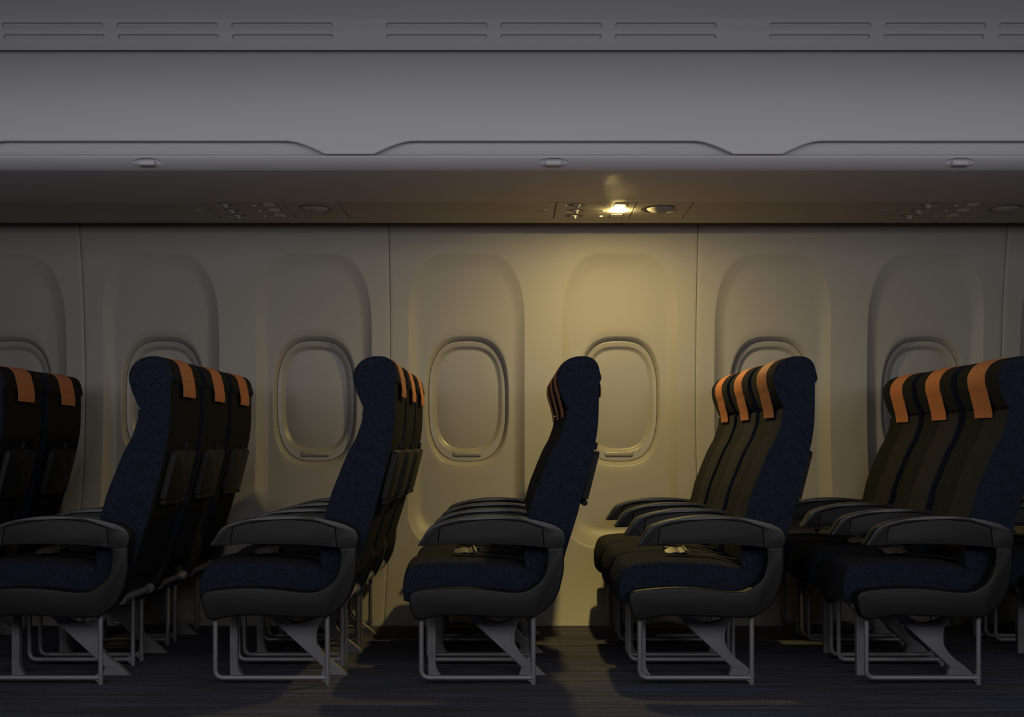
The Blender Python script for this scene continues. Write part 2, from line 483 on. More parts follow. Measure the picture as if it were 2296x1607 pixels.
def make_tray(parent):
    t, a, b, up, out, yc = plate_between('tray_table', (.1205, .825), (.0765, .650), .1575, .4455, .015, mat_tray, parent)
    # slanted catch pocket inside the notch, turn latch above it, two hinge knuckles below
    w = bmesh.new()
    for u in (-.004, .012):
        pass
    q = [a - up*.041 + Vector((0, yc-.004, 0)) + out*.012, a - up*.041 + Vector((0, yc+.012, 0)) + out*.012,
         a - up*.018 + Vector((0, yc+.004, 0)) + out*.002, a - up*.041 + Vector((0, yc+.004, 0)) - out*.004]
    vv = [w.verts.new(p) for p in q]
    for tri in ((0, 1, 2), (1, 3, 2), (3, 0, 2), (0, 3, 1)): w.faces.new([vv[i] for i in tri])
    link('catch', finish(w, 'catch'), mat_inset, t)
    l = bmesh.new(); c = a + up*.018 + Vector((0, yc+.002, 0))
    box_bm(l, -.004, .010, -.006, .006, -.016, .012, .003)
    bmesh.ops.transform(l, matrix=Matrix.Translation(c) @ Matrix.Rotation(math.atan2(up.x, up.z), 4, 'Y'), verts=l.verts)
    link('turn_latch', finish(l, 'turn_latch'), mat_tray, t)
    for y in (.158, .424):
        h = bmesh.new()
        c = b - up*.014 + out*.006
        tube_into(h, [c + Vector((0, y + d, 0)) for d in (0, .004, .018, .022)], [.007, .011, .011, .007], 14)
        link('hinge', finish(h, 'hinge'), mat_tray, t)
    br = bmesh.new()
    c = b - up*.008
    box_bm(br, -.002, .010, .176, .424, -.016, .016, .003)
    bmesh.ops.transform(br, matrix=Matrix.Translation(c) @ Matrix.Rotation(math.atan2(up.x, up.z), 4, 'Y'), verts=br.verts)
    link('hinge_rail', finish(br, 'hinge_rail'), mat_tray, t)
    return t

def make_arm(parent, dy=0.0):
    y0, y1 = .0135+dy, .0815+dy
    a = prism('armrest', smooth_loop(ARM, 4), y0, y1, mat_arm, parent, .0065, 3)
    # core behind the inset closes the gap between the two inset faces
    p = prism('armrest_inset', smooth_loop(ARMP, 4), y0+.0022, y1-.0022, mat_inset, a, .0015, 2)
    return a

def make_panel(parent, dy=0.0):
    return prism('side_panel', smooth_loop(PANEL, 4), .0125+dy, .0865+dy, mat_dark, parent, .010, 4)

def make_frame(parent, y):
    r = .0088
    bm = bmesh.new()
    tube_into(bm, fillet([(-.5034, y, .300), (-.5034, y, .0237), (-.1082, y, .0237)], .030), r)
    tube_into(bm, [(-.1082, y, .270), (-.1082, y, .052), (-.1082, y, .036), (-.1082, y, .014), (-.1082, y, 0)],
              [r, r, r*1.12, r*1.05, r*1.05])
    # weld gussets where the floor bar meets the rear tube
    for s in (1, -1):
        vs = []
        for dy in (-.0055, .0055):
            vs.append([bm.verts.new((-.1082-.024, y+dy, .0237+s*.004)), bm.verts.new((-.1082, y+dy, .0237+s*.004)),
                       bm.verts.new((-.1082, y+dy, .0237+s*.022))])
        bm.faces.new(vs[0]); bm.faces.new(vs[1][::-1])
        for i in range(3):
            bm.faces.new([vs[0][i], vs[0][(i+1) % 3], vs[1][(i+1) % 3], vs[1][i]])
    return link('leg_frame', finish(bm, 'leg_frame', 40), mat_metal, parent)

def inset_plate(name, poly, y0, y1, mat, parent, thick=.006, depth=.003):
    """flat cast leg with a pressed-in field on both faces"""
    bm = bmesh.new()
    a = [bm.verts.new((x, y0, z)) for x, z in poly]; b = [bm.verts.new((x, y1, z)) for x, z in poly]
    f0 = bm.faces.new(a); f1 = bm.faces.new(b[::-1]); n = len(poly)
    for i in range(n): bm.faces.new([a[i], b[i], b[(i+1) % n], a[(i+1) % n]][::-1])
    bmesh.ops.recalc_face_normals(bm, faces=bm.faces)
    es = list({e for f in (f0, f1) for e in f.edges})
    bmesh.ops.bevel(bm, geom=es, offset=.0015, segments=1, affect='EDGES', clamp_overlap=True)
    return link(name, finish(bm, name, 30), mat, parent)

def make_belt(parent):
    # two black straps from the crease, one ends in the buckle, one in the metal tongue
    def ribbon(pts, w, th=.002):
        bm = bmesh.new(); rows = []
        P = [Vector(p) for p in pts]
        for i, p in enumerate(P):
            t = (P[min(len(P)-1, i+1)] - P[max(0, i-1)]).normalized()
            s = Vector((-t.y, t.x, 0)).normalized()*w/2
            rows.append([bm.verts.new(p - s), bm.verts.new(p + s), bm.verts.new(p + s + Vector((0, 0, th))), bm.verts.new(p - s + Vector((0, 0, th)))])
        for a, b in zip(rows, rows[1:]):
            for k in range(4): bm.faces.new([a[k], a[(k+1) % 4], b[(k+1) % 4], b[k]])
        bm.faces.new(rows[0]); bm.faces.new(rows[-1][::-1])
        return bm
    s1 = link('belt_strap', finish(ribbon([(-.095, .420, .416), (-.150, .400, .431), (-.215, .372, .4395), (-.270, .345, .4440), (-.318, .318, .4465)], .030), 'belt_strap'), mat_web, parent)
    s2 = link('belt_strap', finish(ribbon([(-.095, .185, .415), (-.150, .195, .430), (-.205, .203, .4395), (-.260, .210, .4435), (-.318, .217, .4455)], .030), 'belt_strap'), mat_web, parent)
    bm = bmesh.new()
    box_bm(bm, -.045, .036, -.020, .020, 0, .0165, .006, 3)
    box_bm(bm, .000, .041, -.017, .017, .0165, .0200, .002, 2)
    bmesh.ops.transform(bm, matrix=Matrix.Translation((-.345, .302, .4475)) @ Matrix.Rotation(-.45, 4, 'Z') @ Matrix.Rotation(.06, 4, 'Y'), verts=bm.verts)
    link('buckle', finish(bm, 'buckle'), mat_black, s1)
    # tongue: folded metal tab with a slot bar and two end lugs
    bm = bmesh.new()
    prof = [(-.044, .000), (-.028, .003), (-.006, .005), (.008, .002), (.026, .005), (.040, .003)]
    for w0, w1, (xa, xb) in ((-.022, .022, (0, 6)),):
        rows = []
        for i, (x, z) in enumerate(prof):
            w = .012 if i == 0 else .024
            rows.append([bm.verts.new((x, -w, z)), bm.verts.new((x, w, z)), bm.verts.new((x, w, z+.003)), bm.verts.new((x, -w, z+.003))])
        for a, b in zip(rows, rows[1:]):
            for k in range(4): bm.faces.new([a[k], a[(k+1) % 4], b[(k+1) % 4], b[k]])
        bm.faces.new(rows[0]); bm.faces.new(rows[-1][::-1])
    tube_into(bm, [(.030, -.026, .010), (.030, .026, .010)], .004, 8)
    bmesh.ops.transform(bm, matrix=Matrix.Translation((-.352, .216, .4545)) @ Matrix.Rotation(.30, 4, 'X') @ Matrix.Rotation(.12, 4, 'Z'), verts=bm.verts)
    g = link('tongue', finish(bm, 'tongue', 20), mat_tongue, s2)
    tag(g, 'pale metal belt tongue')

def make_seat():
    root = empty('airline_seat')
    make_back(root)
    make_tray(root)
    loft_cushion(root)
    make_belt(root)
    make_arm(root)
    make_panel(root)
    make_frame(root, .0500); make_frame(root, .4365)
    up = [(x, .300 if z > 232 else None) for x, z, *_ in PLATE]
    pl = smooth_loop(PLATE, 3)
    pl = [(x, z if z < .2375 else .296) for x, z in pl]
    pl = clean(pl)
    br = inset_plate('leg_brace', pl, .2250, .2550, mat_metal, root)
    # raised double border: a slimmer face plate lying proud on the middle of the brace
    fc = smooth_loop(BRACE_FACE, 3)
    prism('brace_web', fc, .2228, .2572, mat_metal, br, .0012, 1)
    sl = [(x, z if z < .2375 else .296) for x, z in smooth_loop(STAN, 3)]
    s = inset_plate('leg', clean(sl), .2250, .2550, mat_metal, root)
    bm = bmesh.new()
    box_bm(bm, -.4845, -.4795, .2225, .2575, .062, .290, .001, 1)
    box_bm(bm, -.4750, -.4700, .2225, .2575, .062, .290, .001, 1)
    box_bm(bm, -.4835, -.4710, .2225, .2575, .053, .057, .001, 1)
    link('leg_rib', finish(bm, 'leg_rib'), mat_metal, s)
    for x, z in ((-.062, .290), (-.518, .271)):
        bm = bmesh.new()
        tube_into(bm, [(x, .05, z), (x, .5095, z)], .0135, 16)
        for y in (.100, .128, .470, .498):
            tube_into(bm, [(x, y, z), (x, y+.008, z)], .0185, 16)
        link('cross_beam', finish(bm, 'cross_beam'), mat_metal, root)
    return root

def clean(p):
    out = []
    for q in p:
        if not out or (abs(q[0]-out[-1][0]) + abs(q[1]-out[-1][1])) > 1e-5: out.append(q)
    if (abs(out[0][0]-out[-1][0]) + abs(out[0][1]-out[-1][1])) < 1e-5: out.pop()
    return out

PITCH = .111*D
proto = make_seat()
window_proto = copy_tree(proto)
make_arm(window_proto, PITCH-.0000)
make_panel(window_proto, PITCH)

ROWS = [-1374, -863, -349, 118, 613, 1127, 1633]
POS = ('aisle', 'middle', 'window')
LABELS = {
 (0, 1): 'dark middle seat cut off by the left edge, its backrest rear and orange strap showing',
 (0, 2): 'dark window seat nearest the left edge, beside the leftmost window, seen from behind',
 (1, 0): 'navy aisle seat at the left, side fully shown, armrest tip touching the left edge',
 (1, 1): 'middle seat behind the leftmost full side-on aisle seat, grey back with tray table',
 (1, 2): 'window seat farthest back in the leftmost full row, below the second window from the left',
 (2, 0): 'navy aisle seat second from the left with its whole side, armrest and leg frame shown',
 (2, 1): 'middle seat just behind the second aisle seat from the left, strap and tray edge showing',
 (2, 2): 'window seat of the second full row from the left, farthest from the aisle',
 (3, 0): 'navy aisle seat in the centre of the cabin, just left of the lamplit wall',
 (3, 1): 'middle seat nearly hidden behind the centre aisle seat, brown-shadowed strap and armrest showing',
 (3, 2): 'window seat hidden deepest behind the centre aisle seat, only strap edge and armrest showing',
 (4, 0): 'navy aisle seat second from the right, in the row facing the lit lamp',
 (4, 1): 'middle seat with bright orange strap between two seats, in the row facing the lit lamp',
 (4, 2): 'window seat with the brightest orange strap, farthest back in the row facing the lit lamp',
 (5, 0): 'navy aisle seat rightmost in view, its headrest cut off by the right edge',
 (5, 1): 'middle seat with wide orange strap in the rightmost full row, seen from the front',
 (5, 2): 'window seat farthest back in the rightmost full row, in front of the last full window',
 (6, 1): 'sliver of a dark middle seat at the right edge, behind the rightmost aisle seat legs',
 (6, 2): 'sliver of a dark window seat at the right edge, its armrest between backrest and wall',
}
used = set()
for r, xu in enumerate(ROWS):
    for k in range(3):
        if (r, k) not in LABELS: continue
        src = window_proto if k == 2 else proto
        key = 'w' if k == 2 else 'p'
        if key not in used: o = src; used.add(key)
        else: o = copy_tree(src)
        o.location = (xu*U, D + PITCH*k, 0)
        tag(o, LABELS[(r, k)], 'seat', 'airline seats in rows of three')

# ---------------------------------------------------------------- floor
XL, XR = -3.6, 4.2
floor = link('floor', pymesh('floor', [(XL, -.6, 0), (XR, -.6, 0), (XR, D*1.337, 0), (XL, D*1.337, 0)], [[0, 1, 2, 3]]), mat_carpet)
tag(floor, kind='structure')
if floor.data.polygons[0].normal.z < 0: floor.data.flip_normals()

# ---------------------------------------------------------------- side wall with window funnels
WZ = np.array([-60, 0, 174, 430, 640, 822, 1040, 1233, 1330.])
WD = np.array([1.318, 1.335, 1.376, 1.405, 1.412, 1.412, 1.405, 1.392, 1.383])
wc = np.polyfit(WZ/1000, WD, 4)
def wall_d(z): return np.polyval(wc, np.asarray(z)/1000.)
WTOP = 1300.
PW = 483.6; FC = 682.; WCZ = 680.
ang = np.linspace(0, 2*np.pi, 241)[:-1]
for ca in (math.atan2(WTOP-WCZ, PW/2), math.atan2(-WCZ, PW/2)):
    for q in (ca, math.pi-ca):
        q %= 2*math.pi
        ang[np.argmin(np.abs(ang-q))] = q
ang = np.sort(ang); NA = len(ang)

def contour(fn):
    t = np.linspace(0, 2*np.pi, 4001)[:-1]
    x, z = fn(t); z = z - WCZ
    a = np.arctan2(z, x) % (2*np.pi); r = np.hypot(x, z)
    i = np.argsort(a); a, r = a[i], r[i]
    rr = np.interp(ang, np.r_[a[-1]-2*np.pi, a, a[0]+2*np.pi], np.r_[r[-1], r, r[0]])
    return rr*np.cos(ang), WCZ + rr*np.sin(ang)

def superell(a, b, n, cz):
    def fn(t):
        c, s = np.cos(t), np.sin(t)
        return a*np.sign(c)*np.abs(c)**(2/n), cz + b*np.sign(s)*np.abs(s)**(2/n)
    return fn

def funnel(w, z0, z1, rx, rt, rb, n=2.25, flare=0.0):
    """tall rounded recess outline: elliptical corners, larger at the top"""
    def fn(t):
        c, s = np.cos(t), np.sin(t)
        ex = np.sign(c)*np.abs(c)**(2/n); ez = np.sign(s)*np.abs(s)**(2/n)
        x = np.sign(ex)*(w-rx) + rx*ex
        z = np.where(ez > 0, (z1-rt) + rt*ez, (z0+rb) + rb*ez)
        return x, z
    def dense(t):
        # add straight edges by dense sampling of the convex outline
        x, z = fn(t)
        return x, z
    return dense

def outline_pts(w, z0, z1, rx, rt, rb, n=2.25):
    P = []
    th = np.linspace(0, np.pi/2, 60)
    e = 2/n
    cx = np.cos(th)**e; sz = np.sin(th)**e
    q1 = np.c_[(w-rx)+rx*cx, (z1-rt)+rt*sz]
    q2 = np.c_[-((w-rx)+rx*cx[::-1]), (z1-rt)+rt*sz[::-1]]
    q3 = np.c_[-((w-rx)+rx*cx), (z0+rb)-rb*sz]
    q4 = np.c_[(w-rx)+rx*cx[::-1], (z0+rb)-rb*sz[::-1]]
    loop = np.concatenate([q1, q2, q3, q4])
    d = []
    for i in range(len(loop)):
        a, b = loop[i], loop[(i+1) % len(loop)]
        m = max(1, int(np.hypot(*(b-a))/3))
        for j in range(m): d.append(a + (b-a)*j/m)
    return np.array(d)

def contour_pts(P):
    def fn(t): return P[:, 0], P[:, 1].copy()
    return contour(fn)

def rect_contour(w, z0, z1):
    c, s = np.cos(ang), np.sin(ang)
    with np.errstate(divide='ignore'):
        rx = np.where(np.abs(c) > 1e-9, w/np.abs(c), 1e9)
        rz = np.where(s > 0, (z1-WCZ)/np.maximum(s, 1e-9), (WCZ-z0)/np.maximum(-s, 1e-9))
    r = np.minimum(rx, rz)
    return r*c, WCZ + r*s

cRect = rect_contour(PW/2, 0, WTOP)
cRin = rect_contour(PW/2-4, 8, WTOP-8)
cFo = contour_pts(outline_pts(183, 224, 1140, 118, 215, 120))
cFi = contour_pts(outline_pts(146, 282, 1096, 92, 190, 96))
cDo = contour(superell(134, 208, 2.9, 680))
cHole = contour(superell(123.5, 192.5, 2.9, 680))
cRing0 = contour(superell(122.3, 191.3, 2.9, 680))
cRing1 = contour(superell(112, 169, 3.0, 687))
cSh = contour(superell(100, 159, 3.0, 687))

def sm(t): return t*t*(3-2*t)
def funnel_d(z):
    """depth of the flat back of the recess"""
    t = np.clip((np.asarray(z)-226)/(1138-226), 0, 1)
    return wall_d(z) + .0012 + .0052*np.sin(np.pi*t)**.8*(1-.25*t) + .0115*(1-t)**4

def lerp(c0, c1, t): return c0[0]*(1-t)+c1[0]*t, c0[1]*(1-t)+c1[1]*t

MM = 1/ (1000*D)    # one millimetre expressed in depth units
def wall_stations():
    S = []
    # from the hole outwards
    for t in np.linspace(0, 1, 9):
        x, z = lerp(cHole, cDo, t)
        S.append((x, z, funnel_d(z) + 28*MM*(1-t)**1.5 ))
    for t in np.linspace(0, 1, 9)[1:]:
        x, z = lerp(cDo, cFi, t); S.append((x, z, funnel_d(z)))
    for t in list(np.linspace(0, .94, 11)[1:]) + [.975, 1.0]:
        x, z = lerp(cFi, cFo, t); e = t**1.75; S.append((x, z, funnel_d(z)*(1-e) + wall_d(z)*e))
    for t in [.03] + list(np.linspace(0, 1, 9)[1:]):
        x, z = lerp(cFo, cRin, t); S.append((x, z, wall_d(z)))
    return S

def wall_module(seam):          # seam: -1 panel joint on the left, +1 on the right
    S = wall_stations()
    x, z = lerp(cRin, cRect, .6); d = wall_d(z) + np.where((x*seam > PW/2-2.5), 1.0*MM, 0); S.append((x, z, d))
    x, z = cRect; d = wall_d(z) + np.where((x*seam > PW/2-.5), 7*MM, 0); S.append((x, z, d))
    return S

mods = {s: wall_module(s) for s in (-1, 1)}
vs = []; fs = []
win_centres = []
for p in range(-2, 3):
    for s in (-1, 1):
        xc = 98.7 + 967.2*p + s*PW/2
        win_centres.append(xc)
        base = len(vs)
        for x, z, d in mods[s]:
            for a, b, c in zip(x, z, d): vs.append(((a+xc)*U, c*D, b*U))
        ns = len(mods[s])
        for i in range(ns-1):
            for k in range(NA):
                k2 = (k+1) % NA
                fs.append([base+i*NA+k, base+i*NA+k2, base+(i+1)*NA+k2, base+(i+1)*NA+k])
me = bpy.data.meshes.new('wall_back')
me.from_pydata(vs, [], fs); me.update()
me.polygons.foreach_set('use_smooth', [True]*len(me.polygons))
me.set_sharp_from_angle(angle=math.radians(50))
wall = link('wall_back', me, mat_wall)
tag(wall, kind='structure')

# window bezels with closed shades
def ring_mesh(name, stations, cap=False):
    v = []; f = []
    for x, z, d in stations:
        for a, b, c in zip(x, z, d): v.append((a*U, c*D, b*U))
    for i in range(len(stations)-1):
        for k in range(NA):
            k2 = (k+1) % NA
            f.append([i*NA+k, i*NA+k2, (i+1)*NA+k2, (i+1)*NA+k])
    if cap: f.append([(len(stations)-1)*NA+k for k in range(NA)])
    me = bpy.data.meshes.new(name); me.from_pydata(v, [], f); me.update()
    me.polygons.foreach_set('use_smooth', [True]*len(me.polygons))
    me.set_sharp_from_angle(angle=math.radians(45))
    return me
f0 = float(np.mean(funnel_d(np.array([680.]))))
def flat_d(z): return funnel_d(z)
st = []
x, z = cRing0
st.append((x, z, flat_d(z) + 44*MM)); st.append((x, z, flat_d(z) + 28*MM))
x, z = lerp(cRing0, cRing1, .12); st.append((x, z, flat_d(z) + 26.3*MM))
for t in (.3, .6, .85): 
    x, z = lerp(cRing0, cRing1, t); st.append((x, z, flat_d(z) + (26.3+2.5*t)*MM))
for t in np.linspace(0, 1, 7):
    x, z = lerp(cRing1, cSh, t); st.append((x, z, flat_d(z) + (29 + 13*sm(t))*MM))
x, z = lerp(cSh, (np.zeros(NA), np.full(NA, 687.)), .02); st.append((x, z, flat_d(z) + 46*MM))
bezel_me = ring_mesh('window_bezel', st)
st2 = []
for t in (-.01, .03, .06, .5, .9, .995):
    x, z = lerp(cSh, (np.zeros(NA), np.full(NA, 687.)), t)
    st2.append((x, z, flat_d(z) + (44 if t > .04 else 45)*MM))
shade_me = ring_mesh('window_shade', st2, True)
# moulded ledges at the foot of the shade, and its finger grip
grip_bm = bmesh.new()
box_bm(grip_bm, -46*U, 46*U, -.012, .012, -9.0*U, 8.5*U, .0100, 5)
grip_me = finish(grip_bm, 'shade_grip')
for n, xc in enumerate(sorted(win_centres)):
    w = link('window_%d' % (n+1), bezel_me, mat_bezel, None, (xc*U, 0, 0))
    tag(w, kind='structure')
    s = link('window_shade', shade_me, mat_shade, w)
    link('shade_grip', grip_me, mat_bezel, s, (0, D*(float(flat_d(np.array([512.]))[0]) + 31*MM), 512*U))

# ---------------------------------------------------------------- overhead bins
ZB = 1201*U
HALF = PW
def prism_x(name, prof, x0, x1, mat, parent=None, angle=30):
    n = len(prof)
    v = [(x, y, z) for x in (x0, x1) for y, z in prof]
    f = [[i, (i+1) % n, n+(i+1) % n, n+i] for i in range(n)] + [list(range(n))[::-1], [n+i for i in range(n)]]
    return link(name, pymesh(name, v, f, angle), mat, parent)

def dz(d, u): return (d*D, u*U)
lip = [dz(1.2105, 1201), dz(1.0735, 1201)]
for a in np.linspace(0, 1, 9)[1:]:
    q = a*math.pi/2
    lip.append(dz(1.0735 - .0150*(1-(1-a)**1.25), 1201 + 25*a**1.35))
lip += [dz(1.0585, 1228.3), dz(1.0592, 1230.0), dz(1.0618, 1231.0), dz(1.0632, 1232.6), dz(1.0644, 1238), dz(1.0655, 1248), dz(1.0662, 1262), dz(1.0668, 1290), dz(1.069, 1318), dz(1.1, 1330), dz(1.2105, 1330)]
DZU = np.array([1226, 1262, 1300, 1339, 1390, 1435, 1490, 1552, 1600.])
DDD = np.array([1.0550, 1.0552, 1.0562, 1.0599, 1.0695, 1.0830, 1.1065, 1.1415, 1.1790])
dc = np.polyfit(DZU/1000, DDD, 5)
def door_d(u): return float(np.polyval(dc, u/1000.))

def door_mesh():
    xs = list(np.linspace(-483.6, -440, 4)) + list(np.linspace(-432, -322, 34)) + list(np.linspace(-300, 300, 13)) + list(np.linspace(322, 432, 34)) + list(np.linspace(440, 483.6, 4))
    ts = [0, 0, .006, .02, .05, .1, .16, .23, .31, .4, .5, .6, .7, .8, .9, 1.0]
    TOP = 1554.
    def zb(x):
        a = abs(x)
        if a <= 330: return 1262.
        if a >= 426: return 1230.5
        s = (a-330)/96.
        return 1262 - 31.5*(1.55*s**2 - .55*s**3) if s < 1 else 1230.5
    v = []; f = []
    for x in xs:
        b = zb(x)
        for i, t in enumerate(ts):
            u = b + (TOP-b)*t
            d = door_d(u)
            if i == 0: d += 16*MM; u += .5
            if i == 1: d += 3.0*MM
            if i == 2: d += .6*MM
            v.append((x*U, d*D, u*U))
    m = len(ts)
    for i in range(len(xs)-1):
        for k in range(m-1):
            f.append([i*m+k, (i+1)*m+k, (i+1)*m+k+1, i*m+k+1])
    me = bpy.data.meshes.new('bin_door'); me.from_pydata(v, [], f); me.update()
    me.polygons.foreach_set('use_smooth', [True]*len(me.polygons))
    me.set_sharp_from_angle(angle=math.radians(60))
    return me

bin0 = empty('overhead_bin', (98.7*U, 0, 0))
shell = prism_x('bin_shell', lip, -HALF*U, HALF*U, mat_bin, bin0, 28)
cb = bmesh.new()
r = bmesh.ops.create_uvsphere(cb, u_segments=40, v_segments=20, radius=1)
for v in cb.verts:
    c = v.co
    v.co = Vector((c.x*36*U, 1.0612*D + c.y*.020, 1214.5*U + c.z*11.0*U))
cut(shell, cb)
door = link('bin_door', door_mesh(), mat_bin, bin0)
lb = bmesh.new()
box_bm(lb, -20*U, 20*U, 1.0575*D, 1.0680*D, 1206*U, 1219*U, .0085, 4)
link('latch', finish(lb, 'latch'), mat_bin, bin0)
BLAB = {0: 'grey overhead bin in the middle, above the lit reading lamp',
        -1: 'grey overhead bin at the left, its latch above the leftmost full row',
        1: 'grey overhead bin at the right, its latch near the right edge'}
tag(bin0, BLAB[0], 'overhead bin', 'overhead bins')
for p in (-1, 1):
    b = copy_tree(bin0); b.location.x = (98.7 + 967.2*p)*U
    tag(b, BLAB[p])

# continuing bin body beyond the three bins
for n, (a, b) in enumerate(((98.7-967.2*1.5-700, 98.7-967.2*1.5), (98.7+967.2*1.5, 98.7+967.2*1.5+900))):
    prof = [q for q in lip if q[1] < 1233*U] 
    prof = [dz(1.2105, 1201)] + lip[1:12] + [(door_d(u)*D, u*U) for u in (1236, 1262, 1300, 1339, 1390, 1435, 1490, 1552, 1600)] + [dz(1.2105, 1600)]
    tag(prism_x('trim_%d' % (n+1), prof, a*U, b*U, mat_bin), kind='structure')

# ---------------------------------------------------------------- passenger service strip
S0, S1, S2 = 1.2115, 1.3010, 1.3270
th = .030
X0 = 120.7
def px_(u): return (u-X0)*U
def cutter_ellipsoid(bm, cx, cy, cz, rx, ry, rz):
    r = bmesh.ops.create_uvsphere(bm, u_segments=32, v_segments=16, radius=1)
    for v in r['verts']: v.co = Vector((cx + v.co.x*rx, cy + v.co.y*ry, cz + v.co.z*rz))
def cutter_box(bm, cx, cy, cz, sx, sy, sz, bev=.004):
    box_bm(bm, cx-sx/2, cx+sx/2, cy-sy/2, cy+sy/2, cz-sz/2, cz+sz/2, bev, 3)

unit = empty('passenger_service_unit', (X0*U, 0, 0))
G = .0018
plate = box('service_plate', px_(X0)+G, px_(340.6)-G, S0*D+G, S1*D-G, ZB, ZB+th, mat_under, unit, .0012, 1)
NOZ = [(177.5, 1.2263), (177.5, 1.2553), (177.5, 1.2849)]
LMP = [(300, 1.2252), (300, 1.2540), (300, 1.2830)]
BTN = [(257, 1.2283), (257, 1.2563), (257, 1.2850)]
cb = bmesh.new()
for u, d in NOZ: cutter_ellipsoid(cb, px_(u), d*D, ZB, 29*U, .040, .011)
for u, d in LMP: cutter_box(cb, px_(u), d*D, ZB, 41*U, .082, .012)
cut(plate, cb)
spk = box('speaker_plate', px_(340.6)+G, px_(495)-G, S0*D+G, S1*D-G, ZB, ZB+th, mat_under, unit, .0012, 1)
cb = bmesh.new(); cutter_ellipsoid(cb, px_(414.8), 1.2470*D, ZB, 54*U, .100, .016); cut(spk, cb)
prof = [(1.0, 0.006), (.985, -.002), (.92, -.0075), (.8, -.013), (.6, -.018), (.35, -.0215), (.12, -.0228)]
sp = lathe('speaker_grille', [(40*U*r, z) for r, z in prof], mat_grille, unit, 40, (px_(414.8), 1.2470*D, ZB+.006))
for u, d in NOZ:
    nz = lathe('air_nozzle', [(.021, .016), (.020, .004), (.017, -.002), (.012, -.004)], mat_under, unit, 24, (px_(u), d*D, ZB-.000))
    bm = bmesh.new()
    box_bm(bm, -.0045, .0045, -.011, .011, -.013, 0, .003, 2)
    for v in bm.verts:
        if v.co.z < -.007: v.co.x += .004
    bmesh.ops.transform(bm, matrix=Matrix.Rotation(.5, 4, 'Z'), verts=bm.verts)
    link('nozzle_fin', finish(bm, 'nozzle_fin'), mat_under, nz)
def lens(name, u, d, mat, proud):
    bm = bmesh.new()
    pts = rounded_rect(35*U, .070, .016, 6)
    rings = []
    for s, z in ((1.0, .004), (1.0, -proud*.3), (.93, -proud*.75), (.75, -proud), (.4, -proud*1.1)):
        rings.append([bm.verts.new((x*s, y*s, z)) for x, y in pts])
    for a, b in zip(rings, rings[1:]):
        for k in range(len(pts)): bm.faces.new([a[k], a[(k+1) % len(pts)], b[(k+1) % len(pts)], b[k]])
    bm.faces.new(rings[0]); bm.faces.new(rings[-1])
    return link(name, finish(bm, name, 60), mat, unit, (px_(u), d*D, ZB))
lamps = [lens('reading_lamp', u, d, mat_lens, .0012) for u, d in LMP]
btns = [lathe('switch', [(.0075, .002), (.0075, -.0015), (.006, -.003)], mat_lens, unit, 16, (px_(u), d*D, ZB)) for u, d in BTN]
ULAB = {0: 'service panel with the lit reading lamp above the centre of the cabin',
        -1: 'unlit service panel with three nozzles and round speaker, at the left',
        1: 'unlit service panel near the right edge, above the rightmost seats'}
tag(unit, ULAB[0], 'service panel', 'overhead service panels')
for p in (-1, 1):
    c = copy_tree(unit); c.location.x = (X0 + 967.2*p)*U; tag(c, ULAB[p])
# the one lamp that is switched on
on = lens('reading_lamp', 300, 1.2540, mat_lit, .0045)
old = lamps[1]; nm = old.name
bpy.data.objects.remove(old)
on.name = 'lit_reading_lamp'; tag(on, 'lit warm reading lamp')
btns[2].data = btns[2].data.copy(); btns[2].data.materials.clear(); btns[2].data.materials.append(mat_pilot)
# blank overhead filler panels between the units, part of the service strip
blank_labels = {-2: None, -1: 'blank panel with a small ring between the left and the lit service panels',
                0: 'blank panel between the lit and the right service panels'}
for p, (a, b) in {-2: (495-2*967.2-700, X0-967.2), -1: (495-967.2, X0), 0: (495, X0+967.2), 1: (495+967.2, 495+967.2+700)}.items():
    bl = box('blank_overhead_panel', a*U+G, b*U-G, S0*D+G, S1*D-G, ZB, ZB+th, mat_under, None, .0012, 1)
    xr = (86.4 + 967.2*(p+1))
    bm = bmesh.new()
    if p < 1:
        pts = [Vector((xr*U + 11*U*math.cos(q), 1.2555*D + .030*math.sin(q), ZB - .0002)) for q in np.linspace(0, 2*math.pi, 33)]
        tube_into(bm, pts, .0018, 8, caps=False)
        link('ring', finish(bm, 'ring'), mat_under, bl)
    if p == -2: tag(bl, 'blank panel left of the leftmost service panel, by the left edge', 'panel', 'blank overhead panels')
    elif p == 1: tag(bl, 'short blank panel end at the right edge beyond the right service panel', 'panel', 'blank overhead panels')
    else: tag(bl, blank_labels[p], 'panel', 'blank overhead panels')
    bl['kind'] = 'thing'
# rail behind the strip, ending in the edge above the side wall
rail = prism_x('trim_3', [dz(S1, 1201), dz(S2-.002, 1201), dz(S2, 1203), dz(S2, 1330), dz(S2-.006, 1330), dz(S2-.006, 1215), dz(S1, 1215)], XL, XR, mat_under)
tag(rail, kind='structure')
# closed roof above the strip so no light leaks from behind
roof = prism_x('trim_4', [dz(S0-.001, 1225), dz(S2-.005, 1225), dz(S2-.005, 1232), dz(S0-.001, 1232)], XL, XR, mat_under)
tag(roof, kind='structure')

